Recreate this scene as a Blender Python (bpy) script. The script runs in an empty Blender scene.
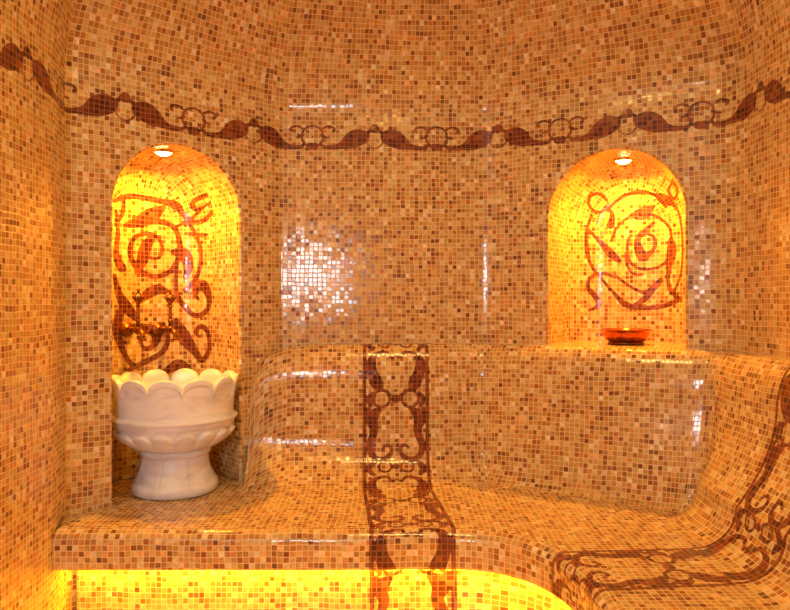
import bpy, bmesh, math, random
import numpy as np
from mathutils import Vector, Matrix
S = bpy.context.scene
COL = S.collection
random.seed(4)
# all heights are measured from the eye level (z = 0); the floor lies 1.12 m below
FLOOR = -1.12; SEAT = -0.642; LEDGE = -0.157; WTOP = 0.70

# ---------------- camera, world, exposure ----------------
cam = bpy.data.cameras.new('camera'); cam.sensor_width = 36; cam.lens = 36 * 700 / 790; cam.shift_y = -3 / 790
cam.clip_start = .02
camo = bpy.data.objects.new('camera', cam); COL.objects.link(camo)
camo.location = (0, 0, 0); camo.rotation_euler = (math.pi / 2, 0, 0); S.camera = camo
S.view_settings.view_transform = 'Standard'; S.view_settings.look = 'None'
S.view_settings.gamma = 1; S.view_settings.use_curve_mapping = False
S.view_settings.exposure = 0.02
w = bpy.data.worlds.new('world'); S.world = w; w.use_nodes = True
w.node_tree.nodes['Background'].inputs[0].default_value = (.9, .6, .35, 1); w.node_tree.nodes['Background'].inputs[1].default_value = .02

LED_E = 170.0; LED_C = (1, .54, .02)
NICHE_W = 9.0; NICHE_C = (1, .41, .025)
PANE_E = 30.0; PANE_C = (.95, .98, 1)
FILL_W = 13.0; FILL_C = (1, .60, .17)  # warm fill, from a lamp added under the dome

def area(name, loc, size, watts, color, rot=(0, 0, 0), shape='DISK', size_y=None, spread=180):
    l = bpy.data.lights.new(name, 'AREA'); l.shape = shape; l.size = size
    if size_y: l.size_y = size_y
    l.energy = watts; l.color = color; l.spread = math.radians(spread)
    o = bpy.data.objects.new(name, l); COL.objects.link(o); o.location = loc; o.rotation_euler = rot
    return o

# ---------------- materials ----------------
def newmat(name):
    m = bpy.data.materials.new(name); m.use_nodes = True
    nt = m.node_tree; nt.nodes.clear()
    out = nt.nodes.new('ShaderNodeOutputMaterial'); b = nt.nodes.new('ShaderNodeBsdfPrincipled')
    nt.links.new(b.outputs[0], out.inputs[0])
    return m, nt, b
def N(nt, t, **k):
    n = nt.nodes.new(t)
    for a, v in k.items(): setattr(n, a, v)
    return n
def ramp(nt, stops, interp='LINEAR'):
    r = N(nt, 'ShaderNodeValToRGB'); cr = r.color_ramp; cr.interpolation = interp
    while len(cr.elements) < len(stops): cr.elements.new(.5)
    for e, (p, c) in zip(cr.elements, stops): e.position = p; e.color = (*c, 1)
    return r
PITCH = .0163
def mosaic(name='mosaic'):
    m, nt, b = newmat(name); L = nt.links.new
    uv = N(nt, 'ShaderNodeUVMap', uv_map='UVMap')
    sc = N(nt, 'ShaderNodeVectorMath', operation='SCALE'); sc.inputs['Scale'].default_value = 1 / PITCH
    L(uv.outputs[0], sc.inputs[0])
    # hand laid sheets: rows wander a little
    nz = N(nt, 'ShaderNodeTexNoise'); nz.inputs['Scale'].default_value = .11; nz.inputs['Detail'].default_value = 1.5
    L(sc.outputs[0], nz.inputs['Vector'])
    wa = N(nt, 'ShaderNodeVectorMath', operation='MULTIPLY_ADD'); wa.inputs[1].default_value = (.9, .9, 0)
    L(nz.outputs['Color'], wa.inputs[0]); L(sc.outputs[0], wa.inputs[2])
    fl = N(nt, 'ShaderNodeVectorMath', operation='FLOOR'); L(wa.outputs[0], fl.inputs[0])
    fr = N(nt, 'ShaderNodeVectorMath', operation='FRACTION'); L(wa.outputs[0], fr.inputs[0])
    wn = N(nt, 'ShaderNodeTexWhiteNoise', noise_dimensions='2D'); L(fl.outputs[0], wn.inputs['Vector'])
    # colour of each tessera
    r1 = ramp(nt, [(0, (.17, .058, .018)), (.06, (.28, .115, .034)), (.19, (.42, .215, .066)), (.42, (.54, .35, .118)),
                   (.68, (.62, .44, .165)), (.88, (.72, .56, .26)), (.97, (.82, .71, .45)), (1, (.90, .82, .62))])
    L(wn.outputs['Value'], r1.inputs[0])
    hue = N(nt, 'ShaderNodeSeparateColor'); L(wn.outputs['Color'], hue.inputs[0])
    tint = ramp(nt, [(0, (1.0, .64, .40)), (.3, (1, .84, .68)), (.65, (1, .96, .90)), (1, (.97, 1.02, 1.10))]); L(hue.outputs[1], tint.inputs[0])
    mx = N(nt, 'ShaderNodeMix', data_type='RGBA', blend_type='MULTIPLY'); mx.inputs[0].default_value = 1
    L(r1.outputs[0], mx.inputs[6]); L(tint.outputs[0], mx.inputs[7])
    # mottling within the stone
    n2 = N(nt, 'ShaderNodeTexNoise'); n2.inputs['Scale'].default_value = 1.6; n2.inputs['Detail'].default_value = 3
    L(wa.outputs[0], n2.inputs['Vector'])
    r2 = ramp(nt, [(.3, (.70, .66, .60)), (.7, (1.16, 1.18, 1.18))]); L(n2.outputs['Fac'], r2.inputs[0])
    mx2 = N(nt, 'ShaderNodeMix', data_type='RGBA', blend_type='MULTIPLY'); mx2.inputs[0].default_value = 1
    L(mx.outputs[2], mx2.inputs[6]); L(r2.outputs[0], mx2.inputs[7])
    # ornament tesserae
    r3 = ramp(nt, [(0, (.06, .010, .005)), (.4, (.13, .024, .008)), (.8, (.21, .042, .012)), (1, (.33, .09, .028))]); L(hue.outputs[2], r3.inputs[0])
    at = N(nt, 'ShaderNodeAttribute', attribute_name='ornament')
    msk = N(nt, 'ShaderNodeMapRange', interpolation_type='SMOOTHSTEP'); msk.inputs[1].default_value = -.0006; msk.inputs[2].default_value = .0010
    L(at.outputs['Fac'], msk.inputs[0])
    mo = N(nt, 'ShaderNodeMix', data_type='RGBA'); L(msk.outputs[0], mo.inputs[0]); L(mx2.outputs[2], mo.inputs[6]); L(r3.outputs[0], mo.inputs[7])
    # grout lines
    sp = N(nt, 'ShaderNodeSeparateXYZ'); L(fr.outputs[0], sp.inputs[0])
    def edge(o):
        a = N(nt, 'ShaderNodeMath', operation='SUBTRACT'); L(o, a.inputs[0]); a.inputs[1].default_value = .5
        c = N(nt, 'ShaderNodeMath', operation='ABSOLUTE'); L(a.outputs[0], c.inputs[0]); return c.outputs[0]
    mxm = N(nt, 'ShaderNodeMath', operation='MAXIMUM'); L(edge(sp.outputs[0]), mxm.inputs[0]); L(edge(sp.outputs[1]), mxm.inputs[1])
    tile = N(nt, 'ShaderNodeMapRange', interpolation_type='SMOOTHSTEP'); tile.inputs[1].default_value = .47; tile.inputs[2].default_value = .40
    L(mxm.outputs[0], tile.inputs[0])
    gcol = N(nt, 'ShaderNodeMix', data_type='RGBA'); gcol.inputs[6].default_value = (.74, .56, .31, 1); gcol.inputs[7].default_value = (.30, .10, .04, 1)
    L(msk.outputs[0], gcol.inputs[0])
    mg = N(nt, 'ShaderNodeMix', data_type='RGBA'); L(tile.outputs[0], mg.inputs[0]); L(gcol.outputs[2], mg.inputs[6]); L(mo.outputs[2], mg.inputs[7])
    L(mg.outputs[2], b.inputs['Base Color'])
    # glossy tesserae, matt grout
    ro = N(nt, 'ShaderNodeMapRange'); ro.inputs[3].default_value = .6; ro.inputs[4].default_value = .13; L(tile.outputs[0], ro.inputs[0]); L(ro.outputs[0], b.inputs['Roughness'])
    # every tessera sits at its own slight tilt
    ge = N(nt, 'ShaderNodeNewGeometry')
    ctr = N(nt, 'ShaderNodeVectorMath', operation='SUBTRACT'); L(wn.outputs['Color'], ctr.inputs[0]); ctr.inputs[1].default_value = (.5, .5, .5)
    tl = N(nt, 'ShaderNodeVectorMath', operation='MULTIPLY_ADD'); tl.inputs[1].default_value = (.052, .052, .052); L(ctr.outputs[0], tl.inputs[0]); L(ge.outputs['Normal'], tl.inputs[2])
    no = N(nt, 'ShaderNodeVectorMath', operation='NORMALIZE'); L(tl.outputs[0], no.inputs[0])
    bp = N(nt, 'ShaderNodeBump'); bp.inputs['Strength'].default_value = .45; bp.inputs['Distance'].default_value = .0012
    L(tile.outputs[0], bp.inputs['Height']); L(no.outputs[0], bp.inputs['Normal']); L(bp.outputs[0], b.inputs['Normal'])
    b.inputs['Specular IOR Level'].default_value = .55
    return m
MOS = mosaic()
def simple(name, col, rough, metal=0, noise=None, coat=0):
    m, nt, b = newmat(name); b.inputs['Roughness'].default_value = rough; b.inputs['Metallic'].default_value = metal
    b.inputs['Coat Weight'].default_value = coat
    tc = N(nt, 'ShaderNodeTexCoord'); nz = N(nt, 'ShaderNodeTexNoise'); nz.inputs['Scale'].default_value = noise[0] if noise else 20
    nz.inputs['Detail'].default_value = 4; nt.links.new(tc.outputs['Object'], nz.inputs['Vector'])
    k = noise[1] if noise else .9
    r = ramp(nt, [(.3, tuple(c * k for c in col)), (.7, col)]); nt.links.new(nz.outputs['Fac'], r.inputs[0]); nt.links.new(r.outputs[0], b.inputs['Base Color'])
    return m
def marble():
    m, nt, b = newmat('marble'); L = nt.links.new
    tc = N(nt, 'ShaderNodeTexCoord'); mp = N(nt, 'ShaderNodeMapping'); mp.inputs['Scale'].default_value = (1, 1, 3.2); L(tc.outputs['Object'], mp.inputs[0])
    nz = N(nt, 'ShaderNodeTexNoise'); nz.inputs['Scale'].default_value = 6; nz.inputs['Detail'].default_value = 8; nz.inputs['Distortion'].default_value = 1.2; L(mp.outputs[0], nz.inputs[0])
    r = ramp(nt, [(.35, (.64, .64, .67)), (.5, (.80, .83, .87)), (.65, (.86, .90, .95))]); L(nz.outputs['Fac'], r.inputs[0]); L(r.outputs[0], b.inputs['Base Color'])
    b.inputs['Roughness'].default_value = .28; b.inputs['Subsurface Weight'].default_value = .08; b.inputs['Subsurface Radius'].default_value = (.01, .006, .004)
    b.inputs['Subsurface Scale'].default_value = .5
    return m
def emit(name, col, e):
    m = bpy.data.materials.new(name); m.use_nodes = True; nt = m.node_tree; nt.nodes.clear()
    o = N(nt, 'ShaderNodeOutputMaterial'); em = N(nt, 'ShaderNodeEmission'); em.inputs[0].default_value = (*col, 1); em.inputs[1].default_value = e
    nt.links.new(em.outputs[0], o.inputs[0]); return m
MARBLE = marble()
BRONZE = simple('aged_bronze', (.30, .11, .035), .34, 1, (40, .55))
COPPER = simple('polished_copper', (.50, .13, .045), .18, 1, (15, .85))
BRASS = simple('polished_brass', (.90, .60, .20), .15, 1, (15, .9))
STEEL = simple('brushed_steel', (.6, .6, .58), .3, 1)
OAK = simple('varnished_wood', (.20, .09, .035), .4, 0, (6, .6))
LEDM = emit('led_diffuser', LED_C, LED_E)
LENS = emit('lamp_lens', (1, .72, .25), 22)
PANE = emit('daylit_frosted_glass', PANE_C, PANE_E)
FILL_GLOW = emit('fill_lamp_glow', FILL_C, 3)

# ---------------- mesh helpers ----------------
def mesh(name, verts, faces, mat, parent=None, uvs=None, orn=None, smooth=True, kind=None):
    me = bpy.data.meshes.new(name); me.from_pydata([tuple(map(float, v)) for v in verts], [], [tuple(int(i) for i in f) for f in faces])
    me.materials.append(mat)
    if uvs is not None:
        uvs = np.asarray(uvs, dtype=np.float32)
        l = me.uv_layers.new(name='UVMap'); idx = np.empty(len(me.loops), dtype=np.int32); me.loops.foreach_get('vertex_index', idx)
        l.data.foreach_set('uv', uvs[idx].ravel())
    if mat is MOS:
        a = me.attributes.new('ornament', 'FLOAT', 'POINT')
        a.data.foreach_set('value', (np.full(len(verts), -.02) if orn is None else np.clip(orn, -.02, .02)).astype(np.float32))
    if smooth: me.shade_smooth()
    me.validate(); me.update()
    o = bpy.data.objects.new(name, me); COL.objects.link(o); o.parent = parent
    if kind: o['kind'] = kind
    return o
class MB:
    def __init__(s): s.v = []; s.f = []; s.uv = []; s.orn = []
    def grid(s, P, UV=None, O=None, flip=False):
        P = np.asarray(P, float); n, m = P.shape[:2]; b = len(s.v)
        s.v += [tuple(p) for p in P.reshape(-1, 3)]
        s.uv += [tuple(p) for p in (UV.reshape(-1, 2) if UV is not None else np.zeros((n * m, 2)))]
        s.orn += list(O.ravel() if O is not None else np.full(n * m, -.02))
        for i in range(n - 1):
            for j in range(m - 1):
                q = (b + i * m + j, b + i * m + j + 1, b + (i + 1) * m + j + 1, b + (i + 1) * m + j)
                s.f.append(q[::-1] if flip else q)
    def build(s, name, mat, parent=None, kind=None, smooth=True):
        return mesh(name, s.v, s.f, mat, parent, s.uv, np.array(s.orn), smooth, kind)
def empty(name, loc=(0, 0, 0), rz=0, label=None, cat=None, group=None):
    o = bpy.data.objects.new(name, None); COL.objects.link(o); o.location = loc; o.rotation_euler = (0, 0, rz); o.empty_display_size = .1
    tag(o, label, cat, group); return o
def tag(o, label, cat, group=None):
    if label: o['label'] = label
    if cat: o['category'] = cat
    if group: o['group'] = group
    return o
def lathe(name, prof, mat, parent=None, seg=48, axis=None, loc=(0, 0, 0), close=True):
    v = []; f = []
    for r, z in prof:
        for k in range(seg):
            a = 2 * math.pi * k / seg; v.append(Vector((r * math.cos(a), r * math.sin(a), z)))
    n = len(prof)
    for i in range(n - 1):
        for k in range(seg):
            k2 = (k + 1) % seg; f.append((i * seg + k, i * seg + k2, (i + 1) * seg + k2, (i + 1) * seg + k))
    if close:
        f.append(tuple(range(seg))[::-1]); f.append(tuple((n - 1) * seg + k for k in range(seg)))
    if axis is not None:
        q = Vector((0, 0, 1)).rotation_difference(Vector(axis)); v = [q @ p for p in v]
    v = [p + Vector(loc) for p in v]
    return mesh(name, v, f, mat, parent)
def tube(pts, rad, seg=14):
    pts = [Vector(p) for p in pts]; v = []; f = []
    if not isinstance(rad, (list, tuple)): rad = [rad] * len(pts)
    up = Vector((0, 0, 1)); prev = None
    for i, p in enumerate(pts):
        t = (pts[min(i + 1, len(pts) - 1)] - pts[max(i - 1, 0)]).normalized()
        a = prev if prev is not None else (up if abs(t.z) < .9 else Vector((1, 0, 0)))
        a = (a - t * a.dot(t)).normalized(); prev = a; bb = t.cross(a)
        for k in range(seg):
            an = 2 * math.pi * k / seg; v.append(p + (a * math.cos(an) + bb * math.sin(an)) * rad[i])
    n = len(pts)
    for i in range(n - 1):
        for k in range(seg):
            k2 = (k + 1) % seg; f.append((i * seg + k, i * seg + k2, (i + 1) * seg + k2, (i + 1) * seg + k))
    f.append(tuple(range(seg))[::-1]); f.append(tuple((n - 1) * seg + k for k in range(seg)))
    return v, f
def joined(name, pieces, mat, parent=None):
    V = []; Fc = []
    for v, f in pieces:
        b = len(V); V += list(v); Fc += [tuple(i + b for i in q) for q in f]
    return mesh(name, V, Fc, mat, parent)
def ball(c, r, sz=1, seg=16, rings=10):
    v = []; f = []
    for i in range(rings + 1):
        a = math.pi * i / rings; a = min(max(a, .02), math.pi - .02)
        for k in range(seg):
            b = 2 * math.pi * k / seg; v.append(Vector((c[0] + r * math.sin(a) * math.cos(b), c[1] + r * math.sin(a) * math.sin(b), c[2] + r * sz * math.cos(a))))
    for i in range(rings):
        for k in range(seg):
            k2 = (k + 1) % seg; f.append((i * seg + k, (i + 1) * seg + k, (i + 1) * seg + k2, i * seg + k2))
    return v, f
def box(c, s):
    x, y, z = c; a, b, d = s[0] / 2, s[1] / 2, s[2] / 2
    v = [Vector((x + i * a, y + j * b, z + k * d)) for i in (-1, 1) for j in (-1, 1) for k in (-1, 1)]
    return v, [(0, 1, 3, 2), (4, 6, 7, 5), (0, 4, 5, 1), (2, 3, 7, 6), (0, 2, 6, 4), (1, 5, 7, 3)]

# ---------------- ornament drawing (signed distance to inlaid strokes) ----------------
def smooth_stroke(st, sub=5):
    P = np.array(st, float); n = len(P)
    if n < 3: return P
    out = []
    for i in range(n - 1):
        p0 = P[max(i - 1, 0)]; p1 = P[i]; p2 = P[i + 1]; p3 = P[min(i + 2, n - 1)]
        for k in range(sub):
            t = k / sub
            out.append(.5 * ((2 * p1) + (-p0 + p2) * t + (2 * p0 - 5 * p1 + 4 * p2 - p3) * t * t + (-p0 + 3 * p1 - 3 * p2 + p3) * t ** 3))
    out.append(P[-1]); return np.array(out)
def sdf(X, Y, strokes):
    X = np.asarray(X, float); shp = X.shape; x = X.ravel(); y = np.asarray(Y, float).ravel(); D = np.full(x.shape, -.02)
    for st in strokes:
        q = smooth_stroke(st)
        rm = q[:, 2].max() + .02
        sel = np.where((x > q[:, 0].min() - rm) & (x < q[:, 0].max() + rm) & (y > q[:, 1].min() - rm) & (y < q[:, 1].max() + rm))[0]
        if not len(sel): continue
        xs = x[sel]; ys = y[sel]; best = D[sel]
        for a, b in zip(q[:-1], q[1:]):
            dx, dy = b[0] - a[0], b[1] - a[1]; l2 = dx * dx + dy * dy + 1e-12
            t = np.clip(((xs - a[0]) * dx + (ys - a[1]) * dy) / l2, 0, 1)
            d = (a[2] + (b[2] - a[2]) * t) - np.hypot(xs - a[0] - t * dx, ys - a[1] - t * dy)
            best = np.maximum(best, d)
        D[sel] = best
    return D.reshape(shp)
def ring(cx, cy, r, w):
    return [(cx + r * math.cos(a), cy + r * math.sin(a), w) for a in np.linspace(0, 2 * math.pi, 13)]
def dot(cx, cy, r): return [(cx - .001, cy, r), (cx + .001, cy, r)]
def mirror(strokes): return strokes + [[(-x, y, r) for x, y, r in st] for st in strokes]

# frieze: a bud on a ring between two tapering leaves, then a ring with curled tendrils
FZ = .612; PER = .465
def frieze_unit():
    h = mirror([[(.034, .004, .012), (.048, .006, .026), (.066, .003, .033), (.088, -.008, .031), (.110, -.020, .020), (.138, -.030, .011), (.165, -.034, .0085), (.192, -.033, .007)],
                [(.196, .034, .004), (.180, .044, .0045), (.162, .043, .0045), (.150, .034, .005), (.156, .026, .005)],
                [(.200, .012, .004), (.184, .004, .0045), (.172, .002, .0045)],
                [(.192, -.033, .006), (.204, -.018, .005)],
                [(.012, .036, .004), (.026, .026, .0045), (.034, .012, .005)]])
    h += [ring(0, -.003, .032, .0032), dot(0, .037, .017), ring(PER / 2, .006, .040, .0042), dot(PER / 2 - .008, -.030, .014), dot(PER / 2 + .008, -.030, .014), dot(PER / 2, .004, .004)]
    return h
FU = frieze_unit()
def frieze(s, z, s0):
    u = (s - s0 + PER / 2) % PER - PER / 2
    a = sdf(u, z - FZ, FU); b = sdf(u + PER, z - FZ, FU); c = sdf(u - PER, z - FZ, FU)
    return np.maximum(a, np.maximum(b, c))
# runner band laid over bench
def band_unit():
    h = mirror([[(.004, .022, .004), (.014, .030, .005), (.024, .022, .005), (.030, .010, .005), (.055, .010, .006), (.080, .025, .010), (.090, .055, .016), (.083, .090, .018), (.070, .120, .021), (.062, .135, .016)],
                ring(.052, .180, .030, .0045), [(.085, .160, .006), (.100, .180, .008), (.090, .205, .006)],
                [(.020, .165, .004), (.035, .150, .004), (.060, .150, .005)],
                [(.060, .222, .008), (.078, .235, .017), (.086, .260, .018), (.078, .290, .014), (.088, .325, .012), (.095, .350, .011), (.085, .385, .010), (.055, .398, .009), (.025, .385, .008), (.016, .360, .006), (.030, .345, .005), (.045, .355, .005)],
                [(.100, .215, .006), (.103, .250, .008)],
                ring(.040, .425, .022, .004), [(.075, .405, .008), (.098, .430, .010), (.085, .455, .008)]])
    h += [dot(0, .180, .014), dot(0, .150, .005), dot(0, .330, .005), dot(0, .425, .010)]
    return h
BU = [[(x, y, r * 1.13) for x, y, r in st] for st in band_unit()]; BPER = .46
def band(u, v, period=BPER):
    k = v % period; O = np.maximum(sdf(u, k, BU), np.maximum(sdf(u, k - period, BU), sdf(u, k + period, BU)))
    for e in (-.114, .114): O = np.maximum(O, .0065 - np.abs(u - e))
    return O

# ---------------- plan of the room ----------------
def fillet_poly(pts, rad, step=.03):
    """pts closed polygon, rad per vertex -> list of arrays, tags"""
    out = []; n = len(pts)
    for i, p in enumerate(pts):
        p = np.array(p, float); r = rad[i]
        if r <= 0: out.append([p]); continue
        a = np.array(pts[i - 1], float) - p; b = np.array(pts[(i + 1) % n], float) - p; a /= np.hypot(*a); b /= np.hypot(*b)
        ang = math.acos(a @ b); tl = r / math.tan(ang / 2); c = p + (a + b) / np.hypot(*(a + b)) * r / math.sin(ang / 2)
        p0 = p + a * tl; p1 = p + b * tl
        t0 = math.atan2(*(p0 - c)[::-1]); t1 = math.atan2(*(p1 - c)[::-1]); d = (t1 - t0 + math.pi) % (2 * math.pi) - math.pi
        m = max(3, int(abs(d) * r / .012))
        out.append([c + r * np.array([math.cos(t0 + d * k / m), math.sin(t0 + d * k / m)]) for k in range(m + 1)])
    return out
PL = [(-.95, -1.0), (-.955, 1.95), (-.99, 2.10), (-.424, 2.61), (.347, 2.64), (1.10, 2.25), (1.10, -1.0)]
RAD = [0, .10, 0, 0, .16, .13, 0]
FP = fillet_poly(PL, RAD)
def run(*segs):
    o = []
    for s in segs: o += list(s)
    return np.array(o)
def arc(P): return np.concatenate([[0], np.cumsum(np.hypot(*np.diff(P, axis=0).T))])
WALLS = {'wall_left': run(FP[0], FP[1], FP[2]), 'wall_left_diagonal': run(FP[2], FP[3]), 'wall_back': run(FP[3], FP[4]),
         'wall_right_diagonal': run(FP[4][-1:], FP[5][:1]), 'wall_right': run(FP[5], FP[6]), 'wall_rear': run(FP[6], FP[0])}
ORDER = list(WALLS); S0 = {}; s = 0
for k in ORDER: S0[k] = s; s += arc(WALLS[k])[-1]
PHASE = S0['wall_back'] + .3485
def resample(P, ss):
    a = arc(P); return np.stack([np.interp(ss, a, P[:, 0]), np.interp(ss, a, P[:, 1])], -1)
def breaks(P, step):
    a = arc(P); o = []
    for i in range(len(a) - 1):
        n = max(1, int(math.ceil((a[i + 1] - a[i]) / step))); o += list(a[i] + (a[i + 1] - a[i]) * np.arange(n) / n)
    return np.array(o + [a[-1]])
ZF = np.concatenate([np.arange(.548, .682, .0055), [WTOP]])
def wall_patch(mb, P, ss, zz, soff, fr=False):
    Q = resample(P, ss); G = np.zeros((len(zz), len(ss), 3)); G[..., 0] = Q[:, 0]; G[..., 1] = Q[:, 1]; G[..., 2] = np.array(zz)[:, None]
    UV = np.zeros((len(zz), len(ss), 2)); UV[..., 0] = ss + soff; UV[..., 1] = np.array(zz)[:, None]
    O = frieze(UV[..., 0], UV[..., 1], PHASE) if fr else None
    mb.grid(G, UV, O)
def arch_niche(mb, P, soff, sc, R, D, rc, zb, spring, strokes, q_step=.006):
    """hole with rounded arch in wall P centred at sc, and the recess behind it"""
    L = arc(P)[-1]; u = (P[-1] - P[0]) / L; n = np.array([-u[1], u[0]]); C0 = P[0] + u * sc
    e = .009; Re = R + e; top = .548
    for a, b in ((0, sc - Re), (sc + Re, L)):
        wall_patch(mb, P, np.array([a, b]), [FLOOR, zb, spring, top], soff)
    th = np.linspace(math.pi, 0, 61); xs = sc + Re * np.cos(th)
    lo = spring + Re * np.sin(th); Q = resample(P, xs)
    G = np.zeros((2, 61, 3)); G[..., :2] = Q; G[0, :, 2] = lo; G[1, :, 2] = top
    UV = np.zeros((2, 61, 2)); UV[..., 0] = xs + soff; UV[..., 1] = G[..., 2]; mb.grid(G, UV)
    wall_patch(mb, P, np.array([sc - Re, sc + Re]), [FLOOR, zb], soff)
    # profile: bullnosed mouth, straight reveal, rounded back corner, flat back
    prof = [(-e * (1 - math.sin(t)), e * (1 - math.cos(t))) for t in np.linspace(0, math.pi / 2, 4)]
    prof = [(-e + e * math.sin(t), e * (1 - math.cos(t))) for t in np.linspace(0, math.pi / 2, 4)]
    prof += [(0, d) for d in np.arange(e + .02, D - rc, .02)]
    prof += [(rc * (1 - math.cos(t)), D - rc + rc * math.sin(t)) for t in np.linspace(0, math.pi / 2, int(rc * 1.57 / q_step))]
    prof += [(i, D) for i in np.linspace(rc, R - .0005, int((R - rc) / q_step))[1:]]
    prof = np.array(prof); ql = arc(prof)
    zv = list(np.arange(zb, spring, .0065)) + [spring]; nv = len(zv); na = 120
    m = 2 * nv + na - 1
    G = np.zeros((len(prof), m, 3)); UV = np.zeros((len(prof), m, 2)); X = np.zeros((len(prof), m))
    for i, (ins, d) in enumerate(prof):
        r = R - ins
        x = np.concatenate([[-r] * nv, r * np.cos(np.linspace(math.pi, 0, na + 1))[1:-1], [r] * nv])
        z = np.concatenate([zv, spring + r * np.sin(np.linspace(math.pi, 0, na + 1))[1:-1], zv[::-1]])
        al = np.concatenate([zv, spring + R * np.linspace(0, math.pi, na + 1)[1:-1], [2 * spring + R * math.pi - k for k in zv[::-1]]])
        G[i, :, 0] = C0[0] + u[0] * x + n[0] * d; G[i, :, 1] = C0[1] + u[1] * x + n[1] * d; G[i, :, 2] = z; X[i] = x
        flat = d >= D - 1e-6
        if flat: UV[i, :, 0] = x; UV[i, :, 1] = z
        else:
            sgn = np.where(x < 0, -1, 1); UV[i, :, 0] = sgn * (R - rc + (ql[np.searchsorted(prof[:, 1], D - 1e-6)] - ql[i])); UV[i, :, 1] = al
            right = np.arange(m) >= m - nv; UV[i, right, 1] = z[right]; UV[i, ~right & (np.arange(m) >= nv), 0] *= -sgn[~right & (np.arange(m) >= nv)]
    ax = np.abs(X); fl = R - rc
    XU = np.where(ax <= fl, X, np.sign(X) * (fl + rc * np.arcsin(np.clip((ax - fl) / rc, 0, 1))))
    O = sdf(XU, G[..., 2], strokes)
    O[prof[:, 1] < D - rc * 1.02] = -.02
    mb.grid(G, UV, O, flip=True)
    # niche floor
    fp = [(R, 0)] + [(R - i, d) for i, d in prof if d > 0 and i < rc + 1e-6 and i >= 0] + [(0, D)]
    F = np.zeros((2, len(fp), 3)); U = np.zeros((2, len(fp), 2))
    for j, (x, d) in enumerate(fp):
        for k, sg in enumerate((-1, 1)):
            F[k, j, :2] = C0 + u * x * sg + n * d; F[k, j, 2] = zb - (.003 if zb < -.4 else .0004); U[k, j] = (sg * x, d)
    mb.grid(F, U)
    return C0, u, n
NICHE_L = [[(-0.104,0.363,0.0078),(-0.05,0.385,0.0104),(0.008,0.385,0.0104),(0.068,0.379,0.0104),(0.126,0.368,0.0155),(0.151,0.341,0.0116),(0.194,0.307,0.0104),(0.25,0.318,0.0104),(0.272,0.361,0.0104),(0.254,0.407,0.0091),(0.21,0.399,0.0104),(0.184,0.377,0.0091),(0.199,0.353,0.0078),(0.218,0.361,0.0065)],[(-0.065,0.277,0.0078),(-0.014,0.295,0.022),(0.035,0.322,0.0283),(0.08,0.355,0.0091)],[(-0.096,0.279,0.0065),(-0.072,0.323,0.0078),(-0.068,0.373,0.0078)],[(0.0,0.286,0.0053),(0.068,0.301,0.0104),(0.122,0.284,0.0104),(0.141,0.236,0.0104),(0.143,0.183,0.0104),(0.114,0.122,0.0104),(0.06,0.096,0.0104),(0.008,0.105,0.0104),(-0.029,0.135,0.0104),(-0.045,0.182,0.0104),(-0.033,0.23,0.0091),(0.008,0.253,0.0078),(0.053,0.246,0.0078),(0.076,0.21,0.0078),(0.065,0.168,0.0065),(0.03,0.164,0.0065),(0.015,0.189,0.0053)],[(0.045,0.245,0.0104),(0.015,0.207,0.022),(0.0,0.155,0.022),(-0.021,0.111,0.0104)],[(0.151,0.341,0.0078),(0.199,0.267,0.0078),(0.226,0.183,0.0091),(0.21,0.101,0.0091),(0.165,0.045,0.0116)],[(0.117,0.19,0.0104),(0.158,0.184,0.0241),(0.175,0.139,0.02),(0.165,0.093,0.0091)],[(0.136,0.168,0.0078),(0.129,0.063,0.0091),(0.146,0.003,0.0104),(0.199,-0.051,0.0104),(0.254,-0.03,0.0116),(0.265,0.018,0.0179),(0.235,0.063,0.022),(0.199,0.036,0.0104),(0.215,0.01,0.0065)],[(-0.096,0.328,0.0065),(-0.089,0.244,0.0078),(-0.096,0.173,0.0116),(-0.076,0.124,0.0179),(-0.086,0.159,0.0078)],[(-0.101,0.095,0.0078),(-0.086,0.031,0.0135),(-0.058,-0.019,0.022),(-0.021,-0.062,0.0104)],[(-0.014,-0.004,0.0065),(0.015,0.025,0.0179),(0.06,0.047,0.02),(0.106,0.033,0.0078)],[(-0.072,-0.019,0.0135),(-0.093,-0.096,0.0179),(-0.068,-0.183,0.0104),(-0.029,-0.232,0.0091),(0.03,-0.216,0.0091),(0.083,-0.182,0.0104),(0.099,-0.131,0.0104),(0.083,-0.086,0.0078)],[(-0.029,-0.084,0.0065),(0.015,-0.099,0.0179),(0.053,-0.115,0.022),(0.045,-0.159,0.0135),(0.008,-0.172,0.0078),(-0.014,-0.127,0.0065)],[(0.129,-0.079,0.0179),(0.158,-0.132,0.0262),(0.202,-0.193,0.0155),(0.232,-0.223,0.0116),(0.265,-0.176,0.0116),(0.258,-0.117,0.0116),(0.226,-0.093,0.0104),(0.202,-0.115,0.0078),(0.218,-0.133,0.0065)],[(-0.05,-0.248,0.0078),(0.0,-0.226,0.0104),(0.068,-0.196,0.0104)],[(0.083,-0.267,0.0104),(0.136,-0.24,0.022),(0.175,-0.256,0.0135)],[(0.18,0.259,0.0078),(0.218,0.256,0.0091),(0.258,0.257,0.0053)],[(0.129,0.285,0.0065),(0.194,0.327,0.0065),(0.244,0.378,0.0065)]]
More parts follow.
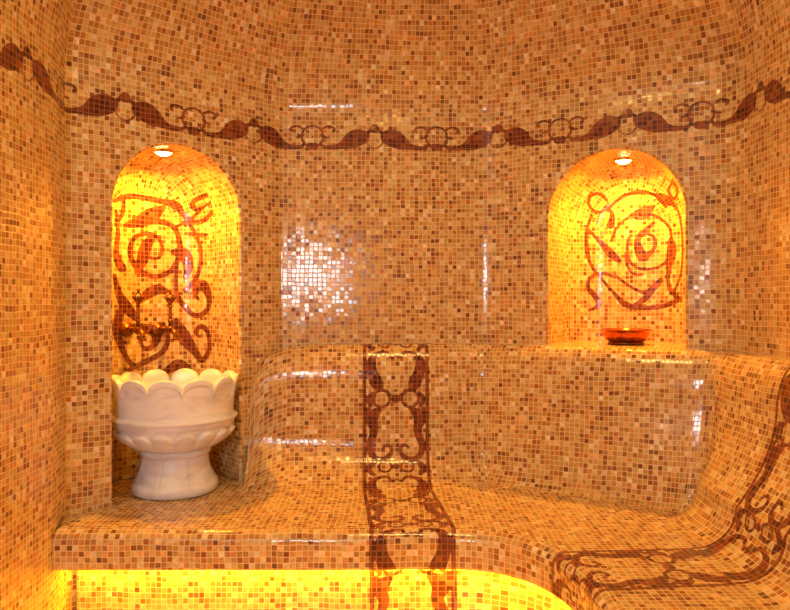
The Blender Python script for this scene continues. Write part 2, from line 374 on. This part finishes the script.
NICHE_R = [[(-0.092,0.407,0.0061),(-0.118,0.432,0.0061),(-0.151,0.423,0.0061),(-0.16,0.39,0.0061),(-0.131,0.362,0.0061),(-0.092,0.374,0.0061),(-0.034,0.417,0.0071),(0.03,0.432,0.0081),(0.092,0.415,0.0071),(0.12,0.397,0.019),(0.171,0.362,0.0061),(0.193,0.302,0.0061),(0.204,0.212,0.0061),(0.195,0.111,0.0061),(0.164,0.035,0.0071),(0.195,0.007,0.0102)],[(0.164,0.453,0.0061),(0.143,0.423,0.0061),(0.164,0.392,0.0061),(0.183,0.418,0.0061),(0.164,0.453,0.0061)],[(0.086,0.373,0.0061),(0.043,0.346,0.0258),(-0.002,0.339,0.0081),(-0.053,0.298,0.0061),(-0.075,0.245,0.0061)],[(0.154,0.216,0.0061),(0.143,0.287,0.0061),(0.092,0.334,0.0061),(0.043,0.342,0.0061)],[(0.086,0.308,0.0061),(0.043,0.27,0.0123),(0.024,0.241,0.0123),(0.04,0.181,0.0207),(0.068,0.187,0.0102),(0.09,0.219,0.0071),(0.086,0.252,0.0061),(0.055,0.27,0.0061)],[(-0.008,0.255,0.0061),(-0.014,0.209,0.0061),(-0.002,0.156,0.0061),(0.043,0.128,0.0061),(0.105,0.137,0.0061),(0.145,0.171,0.0061)],[(-0.021,0.196,0.0051),(-0.014,0.143,0.0061),(0.011,0.109,0.0061),(0.043,0.108,0.0061)],[(0.149,0.235,0.0123),(0.154,0.196,0.0207),(0.143,0.139,0.0123),(0.138,0.087,0.0071),(0.149,0.042,0.0092),(0.186,0.012,0.0071)],[(-0.151,0.349,0.0061),(-0.171,0.295,0.0061),(-0.172,0.213,0.0102),(-0.153,0.145,0.0061),(-0.112,0.091,0.0061),(-0.066,0.037,0.0071),(-0.021,-0.01,0.0123),(0.043,-0.022,0.0092),(0.117,-0.017,0.0092),(0.178,0.007,0.0102)],[(-0.161,0.288,0.0051),(-0.118,0.24,0.0092),(-0.083,0.198,0.0174),(-0.044,0.163,0.0102)],[(-0.066,0.101,0.0061),(-0.112,0.115,0.0071),(-0.157,0.098,0.0081),(-0.167,0.057,0.0092),(-0.138,0.023,0.0123),(-0.125,-0.011,0.0102),(-0.157,-0.031,0.0061)],[(-0.059,0.104,0.0061),(0.005,0.056,0.0061),(0.055,0.038,0.0092),(0.092,0.064,0.0139),(0.111,0.088,0.0081)],[(0.092,0.064,0.0102),(0.055,0.016,0.0123),(0.011,-0.014,0.0081)],[(-0.099,0.381,0.0061),(-0.072,0.352,0.0081),(-0.079,0.308,0.0155)],[(0.092,0.415,0.0041),(0.13,0.373,0.0081),(0.111,0.413,0.0051)]]

# =============== SETTING ===============
def niche_wall(name, sc, R, D, rc, zb, spring, strokes):
    P = WALLS[name]; so = S0[name]; mb = MB()
    C0, u, n = arch_niche(mb, P, so, sc, R, D, rc, zb, spring, strokes)
    wall_patch(mb, P, breaks(P, .0055), ZF, so, True)
    mb.build(name, MOS, kind='structure'); return C0, u, n
lenA = arc(WALLS['wall_left_diagonal'])[-1]
CL, UL, NL = niche_wall('wall_left_diagonal', .762 * .48, .2237, .32, .12, SEAT, .302, NICHE_L)
PR = WALLS['wall_right_diagonal']; uR = (PR[-1] - PR[0]) / arc(PR)[-1]
scR = float((np.array([.347, 2.64]) + uR * .4625 - PR[0]) @ uR)
CR, UR, NR = niche_wall('wall_right_diagonal', scR, .2297, .38, .13, LEDGE, .300, NICHE_R)
for nm in ('wall_left', 'wall_back', 'wall_right', 'wall_rear'):
    P = WALLS[nm]; mb = MB(); so = S0[nm]
    wall_patch(mb, P, breaks(P, .05), [FLOOR, SEAT, 0, .548], so)
    far = nm == 'wall_rear'
    wall_patch(mb, P, breaks(P, .012 if far else .0055), ZF, so, True)
    mb.build(nm, MOS, kind='structure')
# floor
mb = MB(); mb.grid(np.array([[(-1.02, -1.02, FLOOR), (1.15, -1.02, FLOOR)], [(-1.02, 2.7, FLOOR), (1.15, 2.7, FLOOR)]]),
                   np.array([[(-1.02, -1.02), (1.15, -1.02)], [(-1.02, 2.7), (1.15, 2.7)]])); mb.build('floor', MOS, kind='structure')
# dome: starts on the polygon of the walls and rounds to an ellipse
loop = np.concatenate([resample(WALLS[k], breaks(WALLS[k], .04))[:-1] for k in ORDER]); loop = np.vstack([loop, loop[:1]]); ls = arc(loop)
c0 = np.array([.07, .82]); tt = np.radians(np.linspace(0, 89, 60)); G = np.zeros((60, len(loop), 3)); UV = np.zeros((60, len(loop), 2)); vl = .70
for i, t in enumerate(tt):
    b = min(1, math.degrees(t) / 60); b = b * b * (3 - 2 * b) * .85
    d = loop - c0; an = np.arctan2(d[:, 1] / 1.78, d[:, 0] / 1.06); el = np.stack([1.06 * np.cos(an), 1.78 * np.sin(an)], -1)
    G[i, :, :2] = c0 + math.cos(t) * ((1 - b) * d + b * el); G[i, :, 2] = WTOP + .56 * math.sin(t)
    if i: vl += math.hypot(1.3 * (math.cos(tt[i - 1]) - math.cos(t)), .56 * (math.sin(t) - math.sin(tt[i - 1])))
    UV[i, :, 0] = ls; UV[i, :, 1] = vl
mb = MB(); mb.grid(G, UV); mb.build('ceiling', MOS, kind='structure')

# door with daylit frosted pane, behind the viewpoint
dr = empty('door_1', (-.51, -.965, FLOOR)); dr['kind'] = 'structure'
fr_ = []
for c, s_ in (((-.34, 0, .86), (.06, .05, 1.72)), ((.34, 0, .86), (.06, .05, 1.72)), ((0, 0, 1.74), (.74, .05, .06)), ((0, 0, .58), (.62, .035, 1.16)), ((0, 0, 1.60), (.62, .035, .14)), ((-.29, 0, 1.3), (.04, .035, .8)), ((.29, 0, 1.3), (.04, .035, .8)), ((0, 0, 1.685), (.62, .035, .05))): fr_.append(box(c, s_))
joined('door_frame', fr_, OAK, dr)
v, f = box((0, 0, 1.345), (.56, .012, .37)); mesh('door_glass', v, f, PANE, dr, smooth=False)
v, f = tube([(.28, .02, .80), (.28, .06, .80), (.28, .06, 1.02), (.28, .02, 1.02)], .009); mesh('door_handle', v, f, STEEL, dr)

# =============== BENCH ===============
bench = empty('mosaic_bench', (0, 2.2, FLOOR), 0, 'built-in L-shaped stone mosaic bench with rounded backrest and red-brown ornamental bands', 'bench')
def bench_mesh(name, mb, smooth=True):
    mb.v = [(x, y - 2.2, z - FLOOR) for x, y, z in mb.v]; return mb.build(name, MOS, bench, smooth=smooth)
BP = run([np.array([-.53, 2.606])], FP[4], FP[5], FP[6][:1]); BL = arc(BP)[-1]
BP[-1, 1] = -.995
BL = arc(BP)[-1]
def s_of(pt):
    a = arc(BP); fine = np.linspace(0, BL, 6000); Q = resample(BP, fine); return fine[np.argmin(np.hypot(Q[:, 0] - pt[0], Q[:, 1] - pt[1]))]
sC = s_of((.347, 2.62)); sD = s_of((1.07, 2.25)); sB1 = s_of((0, 2.627)); sB2 = s_of((1.10, 1.712))
def normals(P):
    t = np.gradient(P, axis=0); t /= np.hypot(t[:, 0], t[:, 1])[:, None]; return np.stack([t[:, 1], -t[:, 0]], -1)
dense = lambda c: np.arange(c - .126, c + .1261, .0055)
ss = np.unique(np.round(np.concatenate([np.arange(0, sD + .3, .02), dense(sB1), dense(sB2), np.arange(sD + .3, BL, .06), [BL]]), 4))
keep = [0]
for i in range(1, len(ss)):
    if ss[i] - ss[keep[-1]] > .003: keep.append(i)
ss = ss[keep]; ss[-1] = BL
sm = np.linspace(0, BL, 400); Nn = normals(resample(BP, sm))
k_ = np.hanning(49); k_ /= k_.sum()
k2_ = np.hanning(15); k2_ /= k2_.sum(); wS = np.clip((sm - sC - .25) / .15, 0, 1)[:, None]
Nsm = wS * np.stack([np.convolve(np.pad(Nn[:, j], 24, 'edge'), k_, 'valid') for j in (0, 1)], -1) + (1 - wS) * np.stack([np.convolve(np.pad(Nn[:, j], 7, 'edge'), k2_, 'valid') for j in (0, 1)], -1); Nsm /= np.hypot(Nsm[:, 0], Nsm[:, 1])[:, None]
Wp = resample(BP, ss); Nv = np.stack([np.interp(ss, sm, Nsm[:, j]) for j in (0, 1)], -1); Nv /= np.hypot(Nv[:, 0], Nv[:, 1])[:, None]
Nr = np.stack([np.interp(ss, sm, Nn[:, j]) for j in (0, 1)], -1); Nr /= np.hypot(Nr[:, 0], Nr[:, 1])[:, None]; MIT = 1 / np.clip((Nr * Nv).sum(1), .8, 1)
foot = np.interp(ss, [0, sC - .1, sC + .5, sD, sD + .3, BL], [.092, .092, .15, .18, .21, .21])
topo = np.interp(ss, [0, sC - .1, sC + .5, sD, sD + .3, BL], [.085, .085, .10, .105, .105, .105])
fil = np.interp(ss, [0, sC - .1, sC + .2, sD - .1, sD + .2, BL], [.19, .15, .035, .05, .11, .11])
NB = 64
def back_profile(tp, ft, r, dz=0):
    LEDGE = globals()['LEDGE'] - dz
    H = -SEAT; pts = [(0.0, LEDGE + .001), (.015, LEDGE + .001)]
    rr = .062; rz = .14 - dz * .5  # rolled top edge
    a0 = np.linspace(math.pi / 2, 0.10, 20)
    cx_, cz = tp - rr, LEDGE - rz
    pts += [(cx_ + rr * math.cos(a), cz + rz * math.sin(a)) for a in a0]
    # leaning face down to fillet
    p1 = np.array(pts[-1]); zf = SEAT + r * .95
    for k in np.linspace(0, 1, 26)[1:]:
        pts.append((p1[0] + (ft - p1[0]) * k ** 1.8, p1[1] + (zf - p1[1]) * k))
    a1 = np.linspace(0, math.pi / 2, 14)[1:]
    pts += [(ft + r * (1 - math.cos(a)), SEAT + r * .95 * (1 - math.sin(a))) for a in a1]
    pts.append((ft + r + .02, SEAT - .004))
    return np.array(pts)
DZ = .13 * (1 - np.sqrt(np.clip(1 - np.clip((.19 - ss) / .19, 0, 1) ** 2, 0, 1)))
profs = [back_profile(a, b, c, d) for a, b, c, d in zip(topo, foot, fil, DZ)]
def refine(p, n):
    a = arc(p); t = np.linspace(0, a[-1], n); return np.stack([np.interp(t, a, p[:, 0]), np.interp(t, a, p[:, 1])], -1), t
G = np.zeros((130, len(ss), 3)); UV = np.zeros((130, len(ss), 2))
for j in range(len(ss)):
    pr, t = refine(profs[j], 130)
    G[:, j, :2] = Wp[j] + Nv[j] * pr[:, 0:1] * MIT[j]; G[:, j, 2] = pr[:, 1]; UV[:, j, 0] = ss[j] + .004; UV[:, j, 1] = -t
def bandmask(UVx, V, uoff1=0, v0=0):
    O = np.full(UVx.shape, -.02)
    for c in (sB1, sB2):
        sel = np.abs(UVx - c) < .13
        O[sel] = np.maximum(band((UVx - c)[sel], (V - .062)[sel]), np.where((np.abs(UVx - c)[sel] < .119) & (V[sel] < .012), .004 - np.abs(V[sel] - .006), -.02))
    return O
Vb = -UV[..., 1]; vlen = Vb[-1, np.argmin(np.abs(ss - sB1))]
mb = MB(); mb.grid(G, UV, bandmask(np.repeat(ss[None], 130, 0), Vb), flip=True); bench_mesh('backrest', mb)
FOOTC = Wp + Nv * ((foot + fil * .8) * MIT)[:, None]

# seat: from foot curve to front edge curve
front = smooth_stroke([(-.955, 1.95, 0), (-.6, 1.95, 0), (-.2, 1.95, 0), (.06, 1.955, 0), (.17, 1.955, 0), (.27, 1.93, 0), (.345, 1.875, 0), (.395, 1.80, 0), (.425, 1.71, 0), (.44, 1.60, 0), (.44, 1.3, 0), (.44, .5, 0), (.44, -.995, 0)], 8)[:, :2]
fa = arc(front)
def fs(pt): 
    d = np.hypot(front[:, 0] - pt[0], front[:, 1] - pt[1]); return fa[np.argmin(d)]
F_of = lambda s_: np.interp(s_, [0, s_of((-.424, 2.61)), sB1 - .12, sB1 + .12, sC + .1, sD, sB2 - .118, sB2 + .118, BL],
    [fs((-.5, 1.95)), fs((-.38, 1.95)), fs((-.06, 1.95)) - .02, fs((-.06, 1.95)) + .222, fs((.26, 1.93)), fs((.375, 1.84)), fs((.402, 1.785)), fs((.402, 1.785)) + .235, fa[-1]])
fr_s = F_of(ss)
# the left platform in front of / inside the niche mouth
lw = []
for t in np.linspace(0, 1, 14)[:-1]:
    lw.append((np.array([-1.0, 2.14]) * (1 - t) + np.array([-.50, 2.60]) * t, fs((-.955, 1.95)) * (1 - t) + fr_s[0] * t))
backc = np.array([p for p, _ in lw] + list(FOOTC)); frs = np.array([q for _, q in lw] + list(fr_s)); sval = np.concatenate([np.linspace(-.6, -.02, len(lw)), ss])
Fp = resample(front, frs); tn = np.gradient(front, axis=0); tn /= np.hypot(tn[:, 0], tn[:, 1])[:, None]
fn = np.stack([np.interp(frs, fa, tn[:, 1]), np.interp(frs, fa, -tn[:, 0])], -1); fn /= np.hypot(fn[:, 0], fn[:, 1])[:, None]
RO = .035
inner = Fp - fn * RO
ks = np.linspace(0, 1, 90) ; A = np.zeros((90, len(sval), 3)); U = np.zeros((90, len(sval), 2)); Vv = np.zeros((90, len(sval)))
base = vlen - .082
L_ = np.hypot(*(inner - backc).T)
for i, k in enumerate(ks):
    A[i, :, :2] = backc * (1 - k) + inner * k; A[i, :, 2] = SEAT - .001; U[i] = A[i, :, :2]; Vv[i] = base + k * L_
lip = [(RO * math.sin(a), -RO * (1 - math.cos(a))) for a in np.linspace(0, math.pi / 2, 10)[1:]] + [(RO, z) for z in np.linspace(-RO, -.097, 10)[1:]] + [(RO - .012 * (1 - math.cos(a)), -.097 - .012 * math.sin(a)) for a in np.linspace(0, math.pi / 2, 5)[1:]] + [(-.14, -.109)]
Bq = np.zeros((len(lip) + 1, len(sval), 3)); Ub = np.zeros((len(lip) + 1, len(sval), 2)); Vl = np.zeros((len(lip) + 1, len(sval)))
lp = np.array([(0, 0)] + lip); la = arc(lp)
for i, (o_, z_) in enumerate(lp):
    Bq[i, :, :2] = inner + fn * o_; Bq[i, :, 2] = SEAT + z_; Ub[i, :, 0] = frs; Ub[i, :, 1] = -la[i]; Vl[i] = base + L_ + la[i]
SV = lambda n: np.repeat(sval[None], n, 0)
mb = MB(); mb.grid(A, U, bandmask(SV(90), Vv), flip=True); mb.grid(Bq, Ub, bandmask(SV(len(lp)), Vl), flip=True); bench_mesh('seat', mb)
Rr = Fp - fn * .15
zz = np.concatenate([np.linspace(SEAT - .10, FLOOR, 70)]); Rg = np.zeros((70, len(sval), 3)); Ru = np.zeros((70, len(sval), 2)); Rv = np.zeros((70, len(sval)))
for i, z_ in enumerate(zz):
    Rg[i, :, :2] = Rr; Rg[i, :, 2] = z_; Ru[i, :, 0] = frs; Ru[i, :, 1] = z_; Rv[i] = base + L_ + la[-2] + (SEAT - .10 - z_)
mb = MB(); mb.grid(Rg, Ru, bandmask(SV(70), Rv), flip=True); bench_mesh('riser', mb)

# LED strip under the seat lip
sel = np.linspace(.004, fa[-1] - .05, 160); P_ = resample(front, sel); n_ = np.stack([np.interp(sel, fa, tn[:, 1]), np.interp(sel, fa, -tn[:, 0])], -1)
led = empty('led_strip', (0, 1.88, SEAT - .11), 0, 'glowing yellow light strip tucked under the front edge of the mosaic bench', 'light strip')
def sweep(name, sec, mat):
    G = np.zeros((len(sec), len(sel), 3))
    for i, (o_, z_) in enumerate(sec):
        G[i, :, :2] = P_ - n_ * o_; G[i, :, 2] = z_
    G[..., 1] -= 1.88; mb = MB(); mb.grid(G, flip=False); return mb.build(name, mat, led, smooth=False)
sweep('aluminium_channel', [(.104, .0), (.104, -.008), (.106, -.008), (.106, -.001), (.122, -.001), (.122, -.008), (.124, -.008), (.124, .0), (.104, 0)], STEEL)
sweep('diffuser', [(.106, -.003), (.108, -.009), (.114, -.012), (.120, -.009), (.122, -.003), (.106, -.003)], LEDM)

# =============== BASIN ===============
def P3(C0, u, n, x, d, z): p = C0 + u * x + n * d; return (float(p[0]), float(p[1]), z)
bx = P3(CL, UL, NL, .008, .055, SEAT)
basin = empty('wash_basin', bx, math.radians(-7), 'white marble wash basin with scalloped rim on a fluted foot, standing in the left niche', 'basin')
basin.scale = (.97, .97, .97)
SEG = 384; NLB = 12; ZR = .262; TOPZ = .405
th = np.linspace(0, 2 * math.pi, SEG + 1)
def edge_z(t, top=TOPZ, dep=.048):
    u = (t / (2 * math.pi) * NLB) % 1 * 2 - 1; return top - dep * (1 - np.sqrt(np.clip(1 - u * u, 0, 1)) ** .9)
rows = []; ez = edge_z(th)
def row(r, z): rows.append(np.stack([r * np.cos(th), r * np.sin(th), z + 0 * th], -1))
def petal(t, n): u = (t / (2 * math.pi) * n) % 1 * 2 - 1; return np.sqrt(np.clip(1 - u * u, 0, 1))
# underside of bowl up to ridge
G16 = petal(th, 16)
row(.112 + 0 * th, .150)
for k in np.linspace(0, 1, 26):
    z = .152 + k * .082
    r = .118 + (.206 - .118) * math.sin(k * math.pi / 2) ** .8
    # rounded tongue relief that fades towards an arched outline
    lim = .45 + .5 * G16; on = np.clip((lim - k) * 9, 0, 1) * min(1, k * 8)
    row(r - .012 + on * (.004 + .012 * G16), z)
for k in np.linspace(0, 1, 5)[1:]: row(.200 + .004 * k + 0 * th, .234 + k * .020)
for a in np.linspace(-math.pi / 2, math.pi / 2, 9): row(.204 + .009 * math.cos(a) + 0 * th, ZR + .007 * math.sin(a))
# wall between ridge and scalloped edge, flaring; a lip follows the scallops
zb_ = ZR + .008
for k in np.linspace(.03, 1, 40):
    z = zb_ + k * (ez - zb_); dist = ez - z
    # distance to scallop arcs
    band_ = np.clip((.021 - dist) / .003, 0, 1)
    row(.198 + .014 * ((z - zb_) / .14) ** 1.4 + .007 * band_, z)
for a in np.linspace(0, math.pi, 7)[1:]: row(.2125 - .0145 * (1 - math.cos(a)) / 2 * 1.6 + .005, ez + .004 * math.sin(a))
for k in np.linspace(0, 1, 12)[1:]: row(.192 - .012 * k + 0 * th, ez * (1 - k) + .255 * k)
for k in np.linspace(0, 1, 14)[1:]: row(.180 * math.cos(k * math.pi / 2 * .97) + 0 * th, .255 - .085 * math.sin(k * math.pi / 2))
mb = MB(); mb.grid(np.array(rows)); mb.build('bowl', MARBLE, basin)
rows = []
def frow(r, z, pan=0):
    u = ((th / (2 * math.pi) * 8) % 1) * 2 - 1; g = np.clip((np.abs(u) - .90) / .10, 0, 1)
    row(r + pan * (.0045 * (1 - g) - .004 * g), z)
frow(.001, .001); frow(.134, .001); frow(.141, .004); frow(.145, .012); frow(.146, .026); frow(.143, .036)
for k in np.linspace(0, 1, 16): frow(.137 - .028 * (1 - (1 - k) ** 2) , .040 + k * .085, min(1, min(k, 1 - k) * 12))
frow(.110, .128); frow(.116, .131); frow(.119, .138); frow(.119, .148); frow(.115, .153); frow(.05, .156)
mb = MB(); mb.grid(np.array(rows)); mb.build('pedestal', MARBLE, basin)

# =============== TAPS ===============
tapang = math.atan2(-NL[1], -NL[0])
def make_tap(name, x, z, label):
    t = empty(name, P3(CL, UL, NL, x, .3185, z), tapang, label, 'tap', 'pair of bronze taps over the basin')
    lathe('wall_rosette', [(.001, 0), (.026, 0), (.027, .003), (.022, .006), (.018, .008), (.013, .013), (.010, .016), (.001, .016)], BRONZE, t, 32, axis=(1, 0, 0))
    joined('spout', [tube([(.012, 0, 0), (.05, 0, 0), (.10, 0, .002), (.125, 0, .001), (.142, 0, -.010), (.150, 0, -.030)], [.009, .009, .010, .009, .008, .0085]),
                     ball((.105, 0, .001), .0155), ball((.045, 0, 0), .0125), tube([(.150, 0, -.026), (.151, 0, -.036)], [.011, .011])], BRONZE, t)
    joined('valve_stem', [tube([(.105, 0, .01), (.105, 0, .095)], [.007, .0055]), ball((.105, 0, .035), .0095, .6), ball((.105, 0, .085), .009, .6)], BRONZE, t)
    hd = [ball((.105, 0, .113), .007, 1.2), ball((.105, 0, .140), .0065, 1.4), ball((.105, 0, .098), .009, .5)]
    for k in range(4):
        a = k * math.pi / 2 + .4; pts = [(.105 + math.cos(a) * .018 * math.sin(q), math.sin(a) * .018 * math.sin(q), .100 + .034 * (1 - math.cos(q)) / 2) for q in np.linspace(.05, math.pi - .05, 10)]
        hd.append(tube(pts, .0042, 8)); hd.append(ball((.105 + math.cos(a) * .019, math.sin(a) * .019, .117), .0068))
    joined('handle', hd, BRONZE, t)
    return t
make_tap('basin_tap', -.058, -.100, 'left one of two ornate bronze taps on the niche wall above the marble basin')
make_tap('basin_tap', .060, -.102, 'right one of two ornate bronze taps on the niche wall above the marble basin')

# =============== BOWL ON THE LEDGE ===============
bw = empty('metal_bowl', P3(CR, UR, NR, .010, .195, LEDGE), 0, 'small shallow copper-coloured metal bowl standing on the ledge in the right niche', 'bowl')
bw.scale = (1.04, 1.04, 1.2)
lathe('base', [(.001, .0), (.058, .0), (.062, .003), (.062, .007), (.058, .010), (.001, .010)], BRONZE, bw, 64)
lathe('dish', [(.001, .010), (.058, .010), (.068, .013), (.074, .020), (.079, .032), (.084, .0435), (.088, .0445), (.0885, .0465), (.086, .0475), (.082, .0455), (.076, .034), (.070, .022), (.060, .016), (.001, .015)], COPPER, bw, 64, close=False)

# =============== LAMPS ===============
def downlight(x, z, C0, u, n, dd, label):
    loc = P3(C0, u, n, x, dd, z)
    t = empty('niche_downlight', loc, 0, label, 'lamp', 'recessed downlights at the niche tops')
    lathe('bezel', [(.028, .0), (.034, -.003), (.037, -.001), (.038, .004), (.028, .004)], BRASS, t, 40, close=False)
    lathe('lens', [(.001, -.011), (.012, -.010), (.021, -.006), (.028, .0), (.028, .003), (.001, .003)], LENS, t, 40)
    area('niche_lamp_light', (loc[0], loc[1], loc[2] - .016), .04, NICHE_W, NICHE_C, spread=165)
downlight(0, .302 + .2237 - .0045, CL, UL, NL, .135, 'round recessed downlight glowing at the top of the left niche')
downlight(0, .300 + .2297 - .0045, CR, UR, NR, .20, 'round recessed downlight glowing at the top of the right niche')
cl = empty('added_fill_lamp', (.07, 1.32, WTOP + .515), 0, 'added round fill lamp, out of view under the mosaic dome', 'lamp')  # added out of view to fill the room with warm light
lathe('fill_lamp_bezel', [(.235, .05), (.240, .0), (.23, -.008), (.22, .0), (.22, .04)], BRASS, cl, 48, close=False)
lathe('fill_lamp_disc', [(.001, -.04), (.08, -.036), (.15, -.024), (.22, .0), (.001, .001)], FILL_GLOW, cl, 48)
area('added_fill_light', (.07, 1.32, WTOP + .465), .42, FILL_W, FILL_C)
